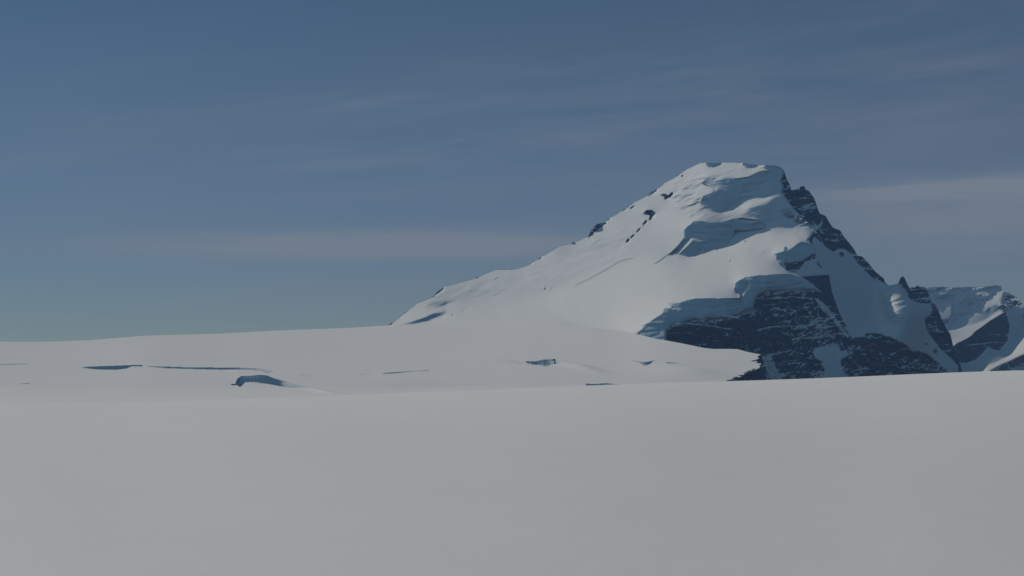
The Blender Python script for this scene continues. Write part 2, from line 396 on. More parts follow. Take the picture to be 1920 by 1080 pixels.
RK = dict(rock=1.0, s=0.8, cs=0.9, brk=0.75)
MAIN = [
    # right flank: shaded snow gully and everything that turns away from the sun
    dict(p=[(1430, 300), (1480, 300), (1860, 640), (1860, 820), (1180, 820), (1180, 628), (1260, 600), (1420, 560), (1530, 545), (1522, 500), (1530, 470), (1522, 455), (1500, 425), (1470, 400), (1462, 370), (1466, 340), (1446, 324), (1436, 312)],
         g=(0.95, 1.15), s=1.5),
    # shelf snow above the lower ice cliff
    dict(p=[(1190, 480), (1300, 475), (1420, 440), (1500, 430), (1520, 456), (1490, 462), (1455, 476), (1465, 498), (1490, 515), (1430, 515), (1380, 525), (1380, 555), (1290, 560), (1220, 600), (1190, 620), (1080, 610), (1000, 560)],
         g=(-0.35, 2.6), s=6),
    # summit notches
    dict(p=[(1321, 303), (1353, 303), (1348, 311), (1337, 314.5), (1327, 311)], g=WALL, s=0.8, ice=0.4, jump=1),
    dict(p=[(1391, 303), (1425, 306), (1420, 313), (1410, 316), (1397, 312.5)], g=WALL, s=0.8, ice=0.4, jump=1),
    # upper ice cliff
    dict(p=[(1316, 341), (1320, 336), (1328, 331.5), (1340, 333), (1360, 331.5), (1380, 335), (1405, 331.5), (1421, 323), (1432, 320), (1443, 323), (1437, 318), (1430, 313), (1440, 305), (1463, 305), (1472, 315), (1473, 330), (1468, 345), (1466, 365),
            (1455, 364), (1447, 368), (1420, 368), (1408, 367.5), (1387, 375), (1388, 380), (1378, 384), (1363, 393), (1355, 399), (1348, 399.5), (1340, 397.5), (1320, 388), (1312, 378), (1318, 366.7), (1332, 362), (1338, 361), (1337, 353), (1320, 345)],
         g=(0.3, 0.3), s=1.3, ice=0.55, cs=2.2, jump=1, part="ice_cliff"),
    dict(p=[(1336, 339), (1343, 334), (1352, 332.5), (1361, 335), (1350, 337)], g=LIT, s=0.7, snow=1),
    dict(p=[(1393, 360), (1400, 361), (1417, 366.5), (1408, 368), (1396, 364)], g=LIT, s=0.6, snow=1),
    dict(p=[(1422, 346), (1430, 344), (1443, 352), (1440, 355), (1428, 351)], g=LIT, s=1.2, a=0.6),
    dict(p=[(1338, 352), (1345, 350), (1346, 356), (1340, 359)], g=LIT, s=1.2, a=0.6),
    dict(p=[(1340, 368), (1347, 369), (1353, 373), (1346, 372)], g=LIT, s=1.0, a=0.6),
    # wrinkles of ice left of it
    dict(p=line([(1280, 355), (1296, 346), (1312, 337), (1328, 331), (1352, 329)], 2.6), g=WALL, s=1.2, a=0.75),
    dict(p=line([(1276, 391), (1290, 387), (1302, 386)], 3.5), g=WALL, s=1.3, a=0.6),
    dict(p=line([(1278, 380), (1288, 375), (1300, 371), (1312, 373)], 3), g=WALL, s=1.3, a=0.6),
    dict(p=line([(1296, 404), (1302, 399)], 4), g=WALL, s=1.0, a=0.7),
    dict(p=[(1262, 345), (1300, 325), (1332, 330), (1318, 345), (1316, 366), (1312, 380), (1325, 392), (1300, 405), (1275, 398), (1262, 375)], wrk=1.5),
    dict(p=[(1300, 395), (1345, 402), (1380, 392), (1440, 372), (1440, 400), (1400, 405), (1330, 414), (1295, 412)], wrk=0.7),
    dict(p=[(1330, 312), (1430, 312), (1440, 330), (1330, 332)], wrk=0.5),
    dict(p=[(740, 610), (800, 560), (900, 520), (1000, 500), (1100, 455), (1200, 400), (1215, 440), (1160, 500), (1000, 540), (860, 600)], wrk=0.35),
    # convex shaded slope under the upper shelf
    dict(p=[(1396, 394), (1410, 386), (1425, 383), (1440, 378), (1453, 366), (1466, 365), (1482, 380), (1492, 395), (1502, 410), (1512, 425), (1522, 442), (1505, 432), (1480, 424), (1460, 419), (1440, 418), (1425, 411), (1412, 404)],
         g=(0.75, 0.55), s=3.0, ice=0.3, cs=4),
    dict(p=[(1298, 412), (1330, 408), (1400, 400), (1430, 406), (1425, 413), (1390, 409), (1330, 417), (1310, 415)], g=(0.05, 0.9), s=3, a=0.6),
    # lower ice cliff of the summit
    dict(p=[(1282, 431), (1290, 423), (1300, 415), (1313, 413), (1330, 417), (1355, 415), (1372, 410), (1390, 408.5), (1410, 411), (1425, 413), (1433, 421), (1437, 427), (1408, 432), (1390, 433), (1378, 433), (1376, 443), (1365, 458), (1340, 466.7),
            (1318, 470), (1312, 467), (1310, 475), (1302, 480), (1290, 481.7), (1274, 475), (1283, 463), (1290, 452), (1284, 443)],
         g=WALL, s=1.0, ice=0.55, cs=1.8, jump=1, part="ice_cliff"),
    dict(p=[(1384, 413.5), (1395, 409), (1412, 407.5), (1426, 413), (1405, 417)], g=LIT, s=0.8, snow=1),
    dict(p=[(1296, 443), (1310, 446), (1329, 453), (1312, 453), (1299, 449)], g=LIT, s=0.7, snow=1),
    dict(p=[(1285, 446), (1290, 442), (1300, 447), (1292, 458), (1282, 466), (1272, 476), (1262, 482), (1270, 472)], g=LIT, s=0.7, snow=1),
    dict(p=[(1284, 443), (1294, 446), (1283, 456), (1267, 471), (1250, 479.5), (1232, 494), (1225, 495.5), (1238, 487), (1258, 474), (1275, 456)], g=WALL, s=0.8, ice=0.5, jump=1),
    # furrows in the left slope
    dict(p=line([(1078, 535), (1100, 526), (1132, 508), (1161, 491), (1175, 486), (1191, 483)], 2.6), g=(0.1, 0.4), s=0.9, a=0.8),
    dict(p=line([(1191, 484), (1208, 491), (1226, 495)], 2.4), g=(0.1, 0.4), s=1.2, a=0.5),
    dict(p=line([(1106, 463), (1117, 454), (1127, 449), (1150, 447), (1170, 451)], 2), g=(0.1, 0.4), s=0.9, a=0.7),
    dict(p=[(1105, 466), (1128, 455), (1165, 457), (1160, 466), (1140, 464)], g=(0.2, 1.0), s=2.5, a=0.6),
    dict(p=[(1035, 475), (1055, 463), (1085, 461), (1104, 467), (1080, 474), (1055, 477)], g=(0.3, 1.2), s=3, a=0.6),
    dict(p=line([(880, 546), (898, 545)], 2), g=WALL, s=1, a=0.5), dict(p=line([(884, 531), (910, 531)], 2), g=WALL, s=1.2, a=0.4),
    dict(p=line([(922, 554), (936, 550)], 2), g=WALL, s=1, a=0.5), dict(p=line([(925, 537), (940, 537)], 1.6), g=WALL, s=1, a=0.4),
    # blocks of ice at the foot of the left ridge
    dict(p=[(799, 567), (818, 564), (838, 565), (855, 565), (836, 568), (838, 573), (822, 577), (812, 575), (803, 574)], g=(0.3, 0.2), s=1.6, a=0.75, ice=0.3, part="ice_cliff"),
    dict(p=[(750, 609), (765, 604), (780, 600), (792, 596), (805, 590), (820, 585), (833, 583), (834, 591), (822, 594), (812, 596), (814, 600), (800, 602), (790, 604), (775, 608)], g=(0.3, 0.2), s=1.3, a=0.9, ice=0.4, part="ice_cliff"),
    # rocks that show through on the left ridge
    dict(RK, p=[(1102, 446), (1104, 430), (1112, 422), (1120, 412), (1138, 410), (1137, 420), (1124, 428), (1113, 438)], g=(0.3, 0.3), part="rock_outcrop"),
    dict(RK, p=[(1215, 368), (1219, 355), (1236, 347), (1231, 359), (1226, 364)], g=(0.2, 0.3), part="rock_outcrop"),
    dict(RK, p=[(1239, 366), (1245, 364), (1254, 368), (1260, 361), (1262, 363), (1256, 371), (1248, 374), (1246, 369)], g=(0.2, 0.3), part="rock_outcrop"),
    dict(RK, p=[(1207, 399), (1213, 394), (1222, 395), (1230, 401), (1227, 405), (1218, 413), (1220, 404), (1208, 401)], g=(0.2, 0.3), part="rock_outcrop"),
    dict(RK, p=[(1276, 333), (1280, 327), (1284, 327), (1280, 333)], g=WALL), dict(RK, p=[(1166, 396), (1170, 389), (1178, 387), (1175, 394)], g=WALL),
    dict(RK, p=[(1204, 422), (1213, 412), (1215, 414), (1206, 423)], g=WALL), dict(RK, p=[(1192, 437), (1201, 426), (1203, 427), (1194, 438)], g=WALL),
    dict(RK, p=[(1173, 455), (1178, 447), (1182, 448), (1176, 456)], g=WALL), dict(RK, p=[(1181, 447), (1190, 438), (1191, 440), (1183, 448)], g=WALL, a=0.6),
    dict(RK, p=[(814, 556), (817, 545), (826, 538), (837, 534), (833, 542), (824, 549)], g=(0.2, 0.3), part="rock_outcrop"),
    dict(RK, p=[(728, 610), (731, 603), (737, 602), (735, 610)], g=WALL), dict(RK, p=[(753, 590), (758, 584), (765, 580), (763, 585)], g=WALL),
    dict(RK, p=[(890, 523), (894, 517), (900, 515), (896, 522)], g=WALL), dict(RK, p=[(990, 498), (996, 491), (1001, 489), (998, 495)], g=WALL),
    dict(RK, p=[(1009, 488), (1014, 480), (1020, 478), (1016, 485)], g=WALL), dict(RK, p=[(1071, 459), (1073, 450), (1078, 451), (1076, 457)], g=WALL),
    dict(RK, p=[(1136, 417), (1142, 408), (1150, 404), (1144, 412)], g=WALL), dict(RK, p=[(1178, 394), (1188, 386), (1192, 385), (1184, 392)], g=WALL),
    dict(RK, p=[(1018, 543), (1020, 538), (1022, 538), (1021, 543)], g=WALL), dict(RK, p=[(1031, 538), (1034, 537), (1039, 541), (1038, 543), (1035, 541)], g=WALL),
    dict(RK, p=[(868, 582), (870, 578), (873, 578), (872, 582)], g=WALL), dict(RK, p=[(860, 585), (863, 581), (865, 581), (863, 585)], g=WALL),
    dict(RK, p=[(866, 590), (869, 587), (872, 587), (869, 590)], g=WALL), dict(RK, p=[(846, 592), (850, 588), (852, 588), (850, 592)], g=WALL),
    dict(RK, p=[(928, 524), (930, 520), (932, 520), (931, 524)], g=WALL), dict(RK, p=[(894, 576), (895, 573), (897, 573), (896, 576)], g=WALL),
    # specks on the shelf
    dict(RK, p=line([(1395, 453), (1401, 453)], 2), g=WALL), dict(RK, p=line([(1310, 499), (1317, 499)], 2), g=WALL),
    dict(RK, p=line([(1368, 489), (1372, 490)], 3), g=WALL), dict(RK, p=line([(1343, 468), (1347, 467)], 3), g=WALL),
    dict(p=line([(1432, 466), (1440, 469), (1446, 469)], 2), g=WALL, a=0.7), dict(p=line([(1428, 474), (1440, 473), (1446, 475)], 2), g=WALL, a=0.6),
    dict(p=line([(1460, 426), (1475, 430)], 2), g=WALL, a=0.5), dict(p=line([(1463, 434), (1480, 437)], 2), g=WALL, a=0.4),
    dict(p=line([(1493, 435), (1507, 444), (1520, 456)], 2.4), g=WALL, a=0.6),
    # ice cliff under the tongue of the shelf
    dict(p=[(1522, 457), (1508, 453), (1500, 453), (1494, 457), (1488, 463), (1475, 470), (1473, 462), (1469, 463), (1469, 471), (1452, 475), (1455, 485), (1463, 497), (1475, 507), (1487, 513), (1503, 492), (1518, 484), (1530, 478), (1529, 468)],
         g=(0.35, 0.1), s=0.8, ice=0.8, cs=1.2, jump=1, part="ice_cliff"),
    dict(p=[(1473, 496), (1487, 494), (1503, 492), (1518, 484), (1530, 478), (1545, 506), (1556, 517), (1508, 519), (1487, 513), (1475, 507)], g=(0.5, 0.5), s=0.8, jump=1),
    dict({k_: v_ for k_, v_ in RK.items() if k_ != "brk"}, p=[(1471, 494), (1487, 493), (1503, 491), (1518, 482), (1521, 478), (1530, 478), (1528, 486), (1510, 490), (1503, 500), (1495, 509), (1485, 511), (1475, 506)], brk=0.35, part="rock_face"),
    dict(RK, p=[(1527, 488), (1533, 491), (1545, 506), (1541, 507)], g=(0.5, 0.4)),
    # small dark wall between the shelf edge and the gully
    dict({k_: v_ for k_, v_ in RK.items() if k_ != "brk"}, p=[(1500, 519), (1525, 517), (1554, 515), (1557, 530), (1561, 550), (1570, 575), (1578, 595), (1588, 614), (1582, 612), (1565, 590), (1550, 570), (1540, 548), (1530, 538), (1515, 526)], g=(0.5, 0.25), jump=1, rough=0.35, brk=0.15, part="rock_face"),
    # lower ice cliff beneath the shelf
    dict(p=[(1500, 519), (1483, 513), (1463, 513), (1440, 515), (1420, 516), (1397, 519), (1385, 525), (1378, 530), (1377, 543), (1380, 549), (1388, 552), (1388, 559), (1360, 560), (1323, 558), (1303, 559), (1287, 562), (1273, 567), (1253, 568),
            (1257, 573), (1258, 578), (1245, 578), (1242, 587), (1227, 597), (1215, 605), (1205, 610), (1206, 615), (1197, 622), (1202, 630), (1200, 660), (1250, 660), (1252, 617), (1270, 607), (1287, 607), (1310, 600), (1343, 600), (1353, 595), (1370, 593),
            (1390, 590), (1402, 587), (1413, 584), (1417, 562), (1427, 553), (1440, 547), (1485, 545), (1527, 545), (1545, 552), (1540, 547), (1525, 535), (1512, 526)],
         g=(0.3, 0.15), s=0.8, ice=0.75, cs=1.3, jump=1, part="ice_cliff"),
    dict(p=[(1389, 556), (1390, 550), (1398, 541), (1401, 530), (1405, 530), (1404, 541), (1398, 549), (1392, 558)], g=(-1.2, 0.6), s=0.7, snow=1),
    dict(p=[(1245, 577), (1250, 573), (1257, 574), (1258, 578)], g=LIT, s=0.6, snow=1),
    # the great rock wall
    dict(p=[(1250, 619), (1262, 610), (1270, 606), (1275, 612), (1287, 606), (1310, 599), (1330, 601), (1343, 600), (1353, 594), (1370, 593), (1390, 589), (1402, 586), (1413, 583), (1417, 561), (1427, 552), (1440, 546), (1465, 550), (1485, 545), (1500, 548), (1527, 545), (1545, 551),
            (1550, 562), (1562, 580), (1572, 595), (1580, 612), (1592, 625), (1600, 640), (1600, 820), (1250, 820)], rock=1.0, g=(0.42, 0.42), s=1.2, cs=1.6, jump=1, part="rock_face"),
    dict(p=[(1413, 582), (1417, 560), (1427, 552), (1440, 546), (1545, 551), (1562, 580), (1580, 615), (1500, 612), (1450, 600), (1400, 606), (1300, 612), (1255, 618), (1270, 606), (1343, 598)], rock=0.86, rough=1.15, cs=5),
    dict(p=line([(1254, 619), (1270, 609), (1287, 608), (1310, 602), (1343, 602), (1370, 596), (1402, 589), (1416, 583), (1420, 562), (1430, 554), (1445, 549), (1500, 550), (1530, 548)], 8), rock=0.66, rough=0.9, brk=0.35, cs=2.5),
    dict(p=[(1527, 558), (1540, 565), (1555, 579), (1563, 590), (1572, 603), (1584, 621), (1597, 640), (1588, 632), (1573, 614), (1562, 600), (1546, 586), (1534, 571)], rock=0.1, rough=0.6, cs=1.1, part="snow_gully"),
    dict(p=[(1552, 648), (1570, 650), (1577, 657), (1588, 655), (1592, 667), (1578, 672), (1577, 682), (1580, 692), (1587, 702), (1592, 730), (1535, 730), (1547, 693), (1542, 678), (1530, 672), (1522, 660), (1530, 653)], rock=0.0, rough=0.25, cs=1.2, g=(0.6, 0.9), s=2, part="snow_gully"),
    dict(p=line([(1420, 620), (1440, 614), (1470, 611), (1500, 612), (1540, 607)], 3), rock=0.35, rough=0.8, cs=0.9),
    dict(p=line([(1495, 635), (1530, 633), (1560, 628), (1582, 626)], 4), rock=0.3, rough=0.8, cs=0.9),
    dict(p=[(1428, 667), (1445, 664), (1455, 690), (1468, 715), (1450, 720), (1440, 700), (1432, 682)], rock=0.2, rough=0.8, cs=1.4),
    # lower right rock wall
    dict(p=[(1553, 633), (1582, 628), (1597, 640), (1603, 632), (1618, 632), (1623, 625), (1647, 625), (1663, 630), (1680, 637), (1697, 648), (1712, 661), (1722, 657), (1735, 664), (1755, 680), (1772, 688), (1778, 700), (1780, 820), (1592, 820), (1587, 702), (1580, 692), (1577, 682), (1578, 672), (1592, 667), (1588, 655), (1577, 657), (1573, 650)],
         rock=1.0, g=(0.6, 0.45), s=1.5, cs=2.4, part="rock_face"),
    dict(RK, p=[(1728, 646), (1736, 643), (1742, 646), (1736, 650)]), dict(RK, p=[(1748, 658), (1754, 652), (1759, 662), (1752, 664)]),
    # rock ridge of the right skyline
    dict(p=[(1472, 300), (1468, 330), (1464, 340), (1470, 350), (1466, 358), (1473, 370), (1480, 380), (1490, 393), (1500, 404), (1508, 414), (1520, 420), (1532, 428), (1525, 437), (1514, 450), (1523, 459), (1526, 443), (1542, 457), (1555, 468), (1563, 472), (1570, 467), (1583, 466), (1598, 477), (1604, 490), (1618, 503), (1632, 517), (1643, 527), (1664, 534), (1664, 500), (1560, 380), (1510, 320)],
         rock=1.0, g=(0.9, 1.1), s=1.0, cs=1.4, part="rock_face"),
    dict(p=[(1462, 395), (1480, 393), (1500, 404), (1520, 420), (1530, 428), (1500, 424), (1480, 412), (1466, 404)], g=(0.9, 0.5), s=2, rock=0.55, rough=0.9, cs=2.5),
    dict(RK, p=[(1571, 474), (1580, 472), (1584, 481), (1578, 485)]), dict(RK, p=[(1604, 500), (1608, 496), (1611, 506), (1606, 508)]),
    # pinnacle ridge at the far right
    dict(p=[(1684, 533), (1683, 525), (1690, 510), (1696, 512), (1706, 530), (1720, 525), (1745, 540), (1790, 600), (1810, 690), (1830, 820), (1800, 820), (1796, 687), (1788, 676), (1764, 655), (1749, 635), (1737, 619), (1733, 595), (1745, 592), (1749, 579), (1741, 571), (1714, 566), (1704, 558), (1698, 544), (1690, 537)],
         rock=1.0, g=(0.95, 0.5), s=1.0, cs=1.3, part="rock_face"),
    # snow that catches the sun beyond the gully
    dict(p=[(1640, 520), (1662, 533), (1684, 535), (1704, 560), (1716, 600), (1690, 606), (1666, 602), (1650, 565)], g=(-0.3, 1.35), s=8),
    dict(p=[(1650, 532), (1690, 545), (1712, 600), (1690, 606), (1664, 600)], wrk=1.3),
    dict(p=[(1648, 531), (1661, 534), (1682, 537), (1681, 557), (1666, 560), (1656, 546)], g=(0.05, 1.15), s=2.0),
    dict(p=[(1663, 560), (1668, 562), (1676, 565), (1680, 569), (1672, 570), (1690, 570), (1702, 576), (1697, 581), (1690, 582), (1676, 588), (1671, 578)], g=(-0.35, 1.5), s=1.2),
    dict(p=line([(1678, 589), (1690, 584), (1702, 584), (1709, 592), (1709, 598), (1694, 596), (1688, 594)], 2.4), g=(-0.3, 1.4), s=0.9, a=0.8),
    dict(p=[(1632, 593), (1636, 594), (1642, 599), (1638, 600)], g=(-0.4, 1.5), s=0.7),
]

PLATEAU_TOP = [(-400, 646), (-100, 641), (0, 640), (55, 641), (130, 640), (200, 636), (270, 629), (330, 627), (420, 624.5), (480, 620.5), (560, 618), (640, 615), (730, 609.5), (760, 608), (850, 607.5),
    (1000, 609), (1100, 614), (1160, 620), (1200, 629), (1230, 636), (1252, 639), (1280, 644), (1320, 652), (1338, 654), (1367, 654), (1383, 654.5), (1402, 660), (1427, 665), (1440, 668)]

main = relief(OUT_MAIN, (700, 1835), (296, 790), 5500.0, base_main, MAIN, 11, anchor=(1200, 626),
    bumps=((1700, 588, 40, 32, 62), (1674, 552, 26, 24, 40)))
print("relief", round(time.time() - T0, 1), "depth", main["D"].min(), main["D"].max())
root = empty("mountain", (4.0, 5500.0, -300.0))
root.location = ((1400 - CX) / F * 5500, 5500, -300)
tag(root, "large snow covered mountain with blue ice cliffs, a flat summit and dark rock walls on its right", "mountain", kind="structure")
build_relief(main, root, MAT_MOUNTAIN, 900)

# ---- far mountains on the right
OUT_FLAT = [(1690, 640), (1715, 560), (1741, 539), (1760, 538), (1788, 539), (1809, 538.5), (1834, 537.6), (1854, 537), (1867, 535), (1877, 536), (1880, 546), (1893, 550), (1908, 558.6), (1914, 568), (1920, 571), (1950, 590), (2010, 640), (2060, 700)]


def base_flat(X, Y):
    return np.full(X.shape, 0.02), np.full(X.shape, 1.02)


FLAT = [
    dict(p=[(1700, 500), (1880, 500), (1884, 546), (1862, 544), (1834, 547), (1812, 551), (1790, 546), (1765, 546), (1745, 553), (1720, 570)], rock=0.55, rough=0.7, brk=0.15, g=(0.3, 0.4), cs=3, part="rock_face"),
    dict(p=[(1745, 553), (1790, 546), (1812, 551), (1868, 548), (1855, 565), (1838, 580), (1820, 592), (1800, 600), (1786, 610), (1786, 570), (1762, 566)], g=(0.25, 0.6), s=2, rock=0.36, rough=0.7, cs=4),
    dict(p=[(1762, 566), (1785, 563), (1785, 590), (1775, 604), (1768, 601)], g=(-0.1, 1.1), s=2.5),
    dict(p=[(1868, 546), (1880, 548), (1874, 560), (1860, 575), (1840, 590), (1820, 605), (1800, 610), (1840, 578), (1858, 560)], g=(-0.1, 1.05), s=2),
    dict(p=[(1774, 622), (1800, 612), (1830, 607), (1850, 598), (1870, 584), (1884, 584), (1880, 640), (1780, 660)], g=(-0.55, 1.7), s=1.4),
    dict(p=[(1880, 540), (1920, 550), (1990, 620), (1930, 640), (1882, 586), (1866, 580), (1862, 574), (1876, 570), (1880, 558)], rock=0.72, rough=0.8, brk=0.15, g=(0.5, 0.5), cs=3, part="rock_face"),
    dict(RK, p=[(1845, 588), (1852, 578), (1860, 576), (1856, 586)], g=WALL),
    dict(p=[(1760, 602), (1776, 600), (1786, 596), (1775, 608), (1768, 610)], rock=0.6, g=WALL, cs=1.5),
]
flat = relief(OUT_FLAT, (1690, 2060), (528, 760), 9500.0, base_flat, FLAT, 41, rock_amp=1.8)
r2 = empty("distant_mountain", ((1830 - CX) / F * 9500, 9500, -400))
tag(r2, "distant flat topped mountain with grey rock bands, behind the dark ridge at the far right", "mountain", kind="structure")
build_relief(flat, r2, MAT_MOUNTAIN, 900)

OUT_RIDGE = [(1755, 690), (1770, 665), (1786, 650), (1795, 643), (1802, 640), (1812, 635), (1820, 630), (1830, 620), (1842, 612), (1855, 602), (1868, 594), (1880, 587), (1895, 580), (1905, 575), (1915, 570), (1930, 565), (1960, 556), (1990, 560), (2060, 590), (2120, 640)]


def base_ridge(X, Y):
    return np.full(X.shape, 0.6), np.full(X.shape, 1.0)


RIDGE = [
    dict(p=[(1750, 700), (1780, 645), (1810, 628), (1830, 612), (1868, 586), (1884, 582), (1889, 594), (1891, 601), (1895, 611), (1891, 630), (1889, 642), (1881, 648), (1873, 660), (1868, 656), (1860, 656), (1852, 651), (1842, 663), (1830, 675), (1811, 681), (1794, 680)], rock=0.9, rough=0.55, brk=0.12, g=(0.6, 0.98), cs=2.2, part="rock_face"),
    dict(p=[(1958, 570), (1920, 612), (1912, 627), (1906, 642), (1899, 658), (1881, 673), (1860, 683), (1834, 690), (1807, 696), (1790, 720), (1850, 720), (1856, 695), (1879, 683), (1899, 675), (1920, 664), (1990, 620)], g=(-0.95, 1.9), s=1.4),
    dict(p=[(1905, 570), (1920, 562), (1940, 560), (1925, 574), (1912, 577)], g=(-0.2, 1.3), s=1.2),
    dict(RK, p=[(1914, 588), (1920, 583), (1934, 590), (1930, 604), (1918, 597)], g=(0.4, 0.3)),
    dict(p=[(1850, 700), (1856, 695), (1879, 683), (1899, 675), (1920, 664), (1990, 620), (2120, 640), (2120, 790), (1850, 790)], rock=0.75, rough=0.5, g=(0.6, 0.5), cs=2.5, part="rock_face"),
]
ridge = relief(OUT_RIDGE, (1755, 2120), (548, 770), 7600.0, base_ridge, RIDGE, 61, rock_amp=1.8)
r3 = empty("distant_mountain", ((1870 - CX) / F * 7600, 7600, -400))
tag(r3, "dark rocky ridge with a curving band of sunlit snow below it, right of the large mountain", "mountain", kind="structure")
build_relief(ridge, r3, MAT_MOUNTAIN, 700)
print("mountains", round(time.time() - T0, 1))

# ------------------------------------------------------------------ glacier with crevasses
gpx = np.arange(-400, 1446.0)
gpy = np.concatenate([np.arange(600, 670.0), np.arange(670, 736, 0.5), np.arange(736, 760.0), np.arange(760, 900, 4.0)])
PT = np.asarray(PLATEAU_TOP, float)
ptop = np.interp(gpx, PT[:, 0], PT[:, 1])
k = 61
_sm = np.convolve(np.pad(ptop, k // 2, mode="edge"), np.ones(k) / k, "valid")
_sm = np.convolve(np.pad(_sm, k // 2, mode="edge"), np.ones(k) / k, "valid")
ptop = np.where(gpx < 1100, _sm, ptop) + (ptop - _sm) * 0 
ptop = np.where((gpx >= 1100) & (gpx < 1160), _sm + (np.interp(gpx, PT[:, 0], PT[:, 1]) - _sm) * sstep(1100, 1160, gpx), ptop)
# distance of the far edge: where the mountain's foot stands
mcol = np.clip(gpx - 700, 40, 500).astype(int)
mrow = np.clip(np.round(ptop - 296), 0, 494).astype(int)
Dfar = main["D"][mrow, mcol]
j12 = int(1195 - gpx[0])
Dfar[j12:] = Dfar[j12]
k = 161
for _ in range(2): Dfar = np.convolve(np.pad(Dfar, k // 2, mode="edge"), np.ones(k) / k, "valid")
Dfar = Dfar - 40
refy = np.where(gpx <= 1160, ptop, 620 - (gpx - 1160) * 0.0)
k = 61
refy = np.minimum(ptop, np.convolve(np.pad(refy, k // 2, mode="edge"), np.ones(k) / k, "valid"))
GX, GY = np.meshgrid(gpx, gpy)
YY = np.maximum(GY, ptop[None, :])
t = (YY - refy[None, :]) / (765 - refy[None, :])
inv = 1 / Dfar[None, :] * (1 - t) + t / 4200.0 + 1.1e-4 * np.clip((YY - 724) / 40, 0, 1.2) ** 2 * sstep(1400, 1000, GX)
GD = 1 / np.maximum(inv, 1e-5)
HZ = GD * (HY - YY) / F

CREV = [
    [(150, 688.5), (165, 687), (185, 686), (215, 685), (245, 684), (255, 683.5), (268, 684), (268, 686), (247, 686.5), (238, 689), (215, 690.5), (180, 690.5), (165, 689.5)],
    [(272, 685), (298, 685.5), (340, 686.5), (400, 687), (450, 687.5), (490, 689.5), (510, 694), (512, 697), (504, 699.5), (495, 696.5), (470, 692.5), (440, 690.5), (400, 689.8), (340, 688.5), (300, 687.5)],
    [(431, 719), (441, 720), (442, 714), (445, 709), (452, 704.5), (470, 704), (487, 702.5), (500, 704), (512, 709), (531, 714), (550, 719), (569, 724), (585, 727.5), (606, 731.5), (575, 728.5), (550, 727), (525, 724), (506, 720.5), (487, 718), (472, 716), (461, 716), (456, 721), (452, 725), (449, 724.5), (446, 722), (437, 722)],
    [(-30, 684), (25, 682), (50, 681.5), (50, 683.2), (25, 684.6), (-30, 685.6)],
    [(561, 702.5), (571, 703.5), (581, 706), (571, 705)],
    [(719, 699), (735, 698), (765, 696), (803, 693.5), (803, 694.8), (768, 698), (735, 700.5), (720, 701)],
    [(675, 701.5), (697, 700), (697, 701.4), (676, 702.8)],
    [(984, 676), (1005, 677.5), (1019, 674.5), (1040, 673), (1033, 677), (1055, 678), (1069, 683.5), (1057, 683.5), (1038, 684), (1023, 688), (1017, 685.5), (1002, 682), (988, 678.5)],
    [(1186, 676.6), (1200, 678), (1213, 680), (1226, 676), (1221, 683), (1213, 687), (1207, 685.5), (1201, 681)],
    [(1248, 679.5), (1265, 680.5), (1288, 686), (1273, 684), (1248, 682.5)],
    [(1096, 719), (1115, 720), (1134, 718.5), (1150, 720), (1173, 721), (1150, 721.6), (1134, 722), (1102, 723)],
    [(870, 721), (910, 719.3), (910, 720.6), (870, 722.3)],
    [(0, 722), (55, 718), (55, 719.2), (0, 723)],
]
# how far each wall leans back, from its left end to its right end (0 = upright, large = an open hollow)
CREV_LEAN = [(0.6, 0.3, 1), (0.75, 0.5, 4), (0.62, 0.5, 1), (1.3, 1.0, 1), (2.0, 2.0, 1), (0.7, 1.5, 1), (2.5, 2.5, 1),
             (0.7, 0.7, 1), (0.7, 0.65, 1), (0.85, 1.1, 1), (0.3, 0.9, 2), (2.5, 2.5, 1), (3, 3, 1)]
ice_g = np.zeros_like(GD); rock_g = np.zeros_like(GD)
gpart = np.zeros(GD.shape, np.int32)
fineD = GD.copy()
wav = noise(5, GD.shape, 12, 3, 2.2)
for kk, poly in enumerate(CREV, 1):
    m = polymask(poly, gpx, gpy)
    cols = np.where(m.any(0))[0]
    topr = np.argmax(m[:, cols], 0)
    dep = GD[topr, cols]
    botr = len(gpy) - 1 - np.argmax(m[::-1][:, cols], 0)
    dep = np.maximum(np.minimum(dep, dep.mean()), GD[np.minimum(botr + 1, len(gpy) - 1), cols] + 2.0)                # runs along the upper lip, cut square where the lip recedes
    dep = np.convolve(np.pad(dep, 3, mode="edge"), np.ones(7) / 7, "valid")
    dep = np.convolve(np.pad(dep, 9, mode="edge"), np.ones(19) / 19, "valid")
    W = np.zeros_like(GD); W[:, cols] = dep[None, :]
    # a steep back wall under the upper lip of the crevasse, leaning slightly and uneven
    lean = (gpy[:, None] - gpy[np.clip(np.argmax(m, 0), 0, len(gpy) - 1)][None, :])
    k0, k1, pw = CREV_LEAN[kk - 1]
    fx = np.clip((gpx - cols[0] - gpx[0]) / max(1, cols[-1] - cols[0]), 0, 1) ** pw
    wall = W - lean * (k0 + (k1 - k0) * fx)[None, :] * W / F + wav * 0.25
    fineD = np.where(m, wall, fineD)
    ice_g[m] = 0.3
    gpart[m] = kk
ice_g = blur(ice_g, 0.7)
# gentle swells, measured in metres of height
swell = noise(8, GD.shape, 120, 10, 3.5) * 0.0
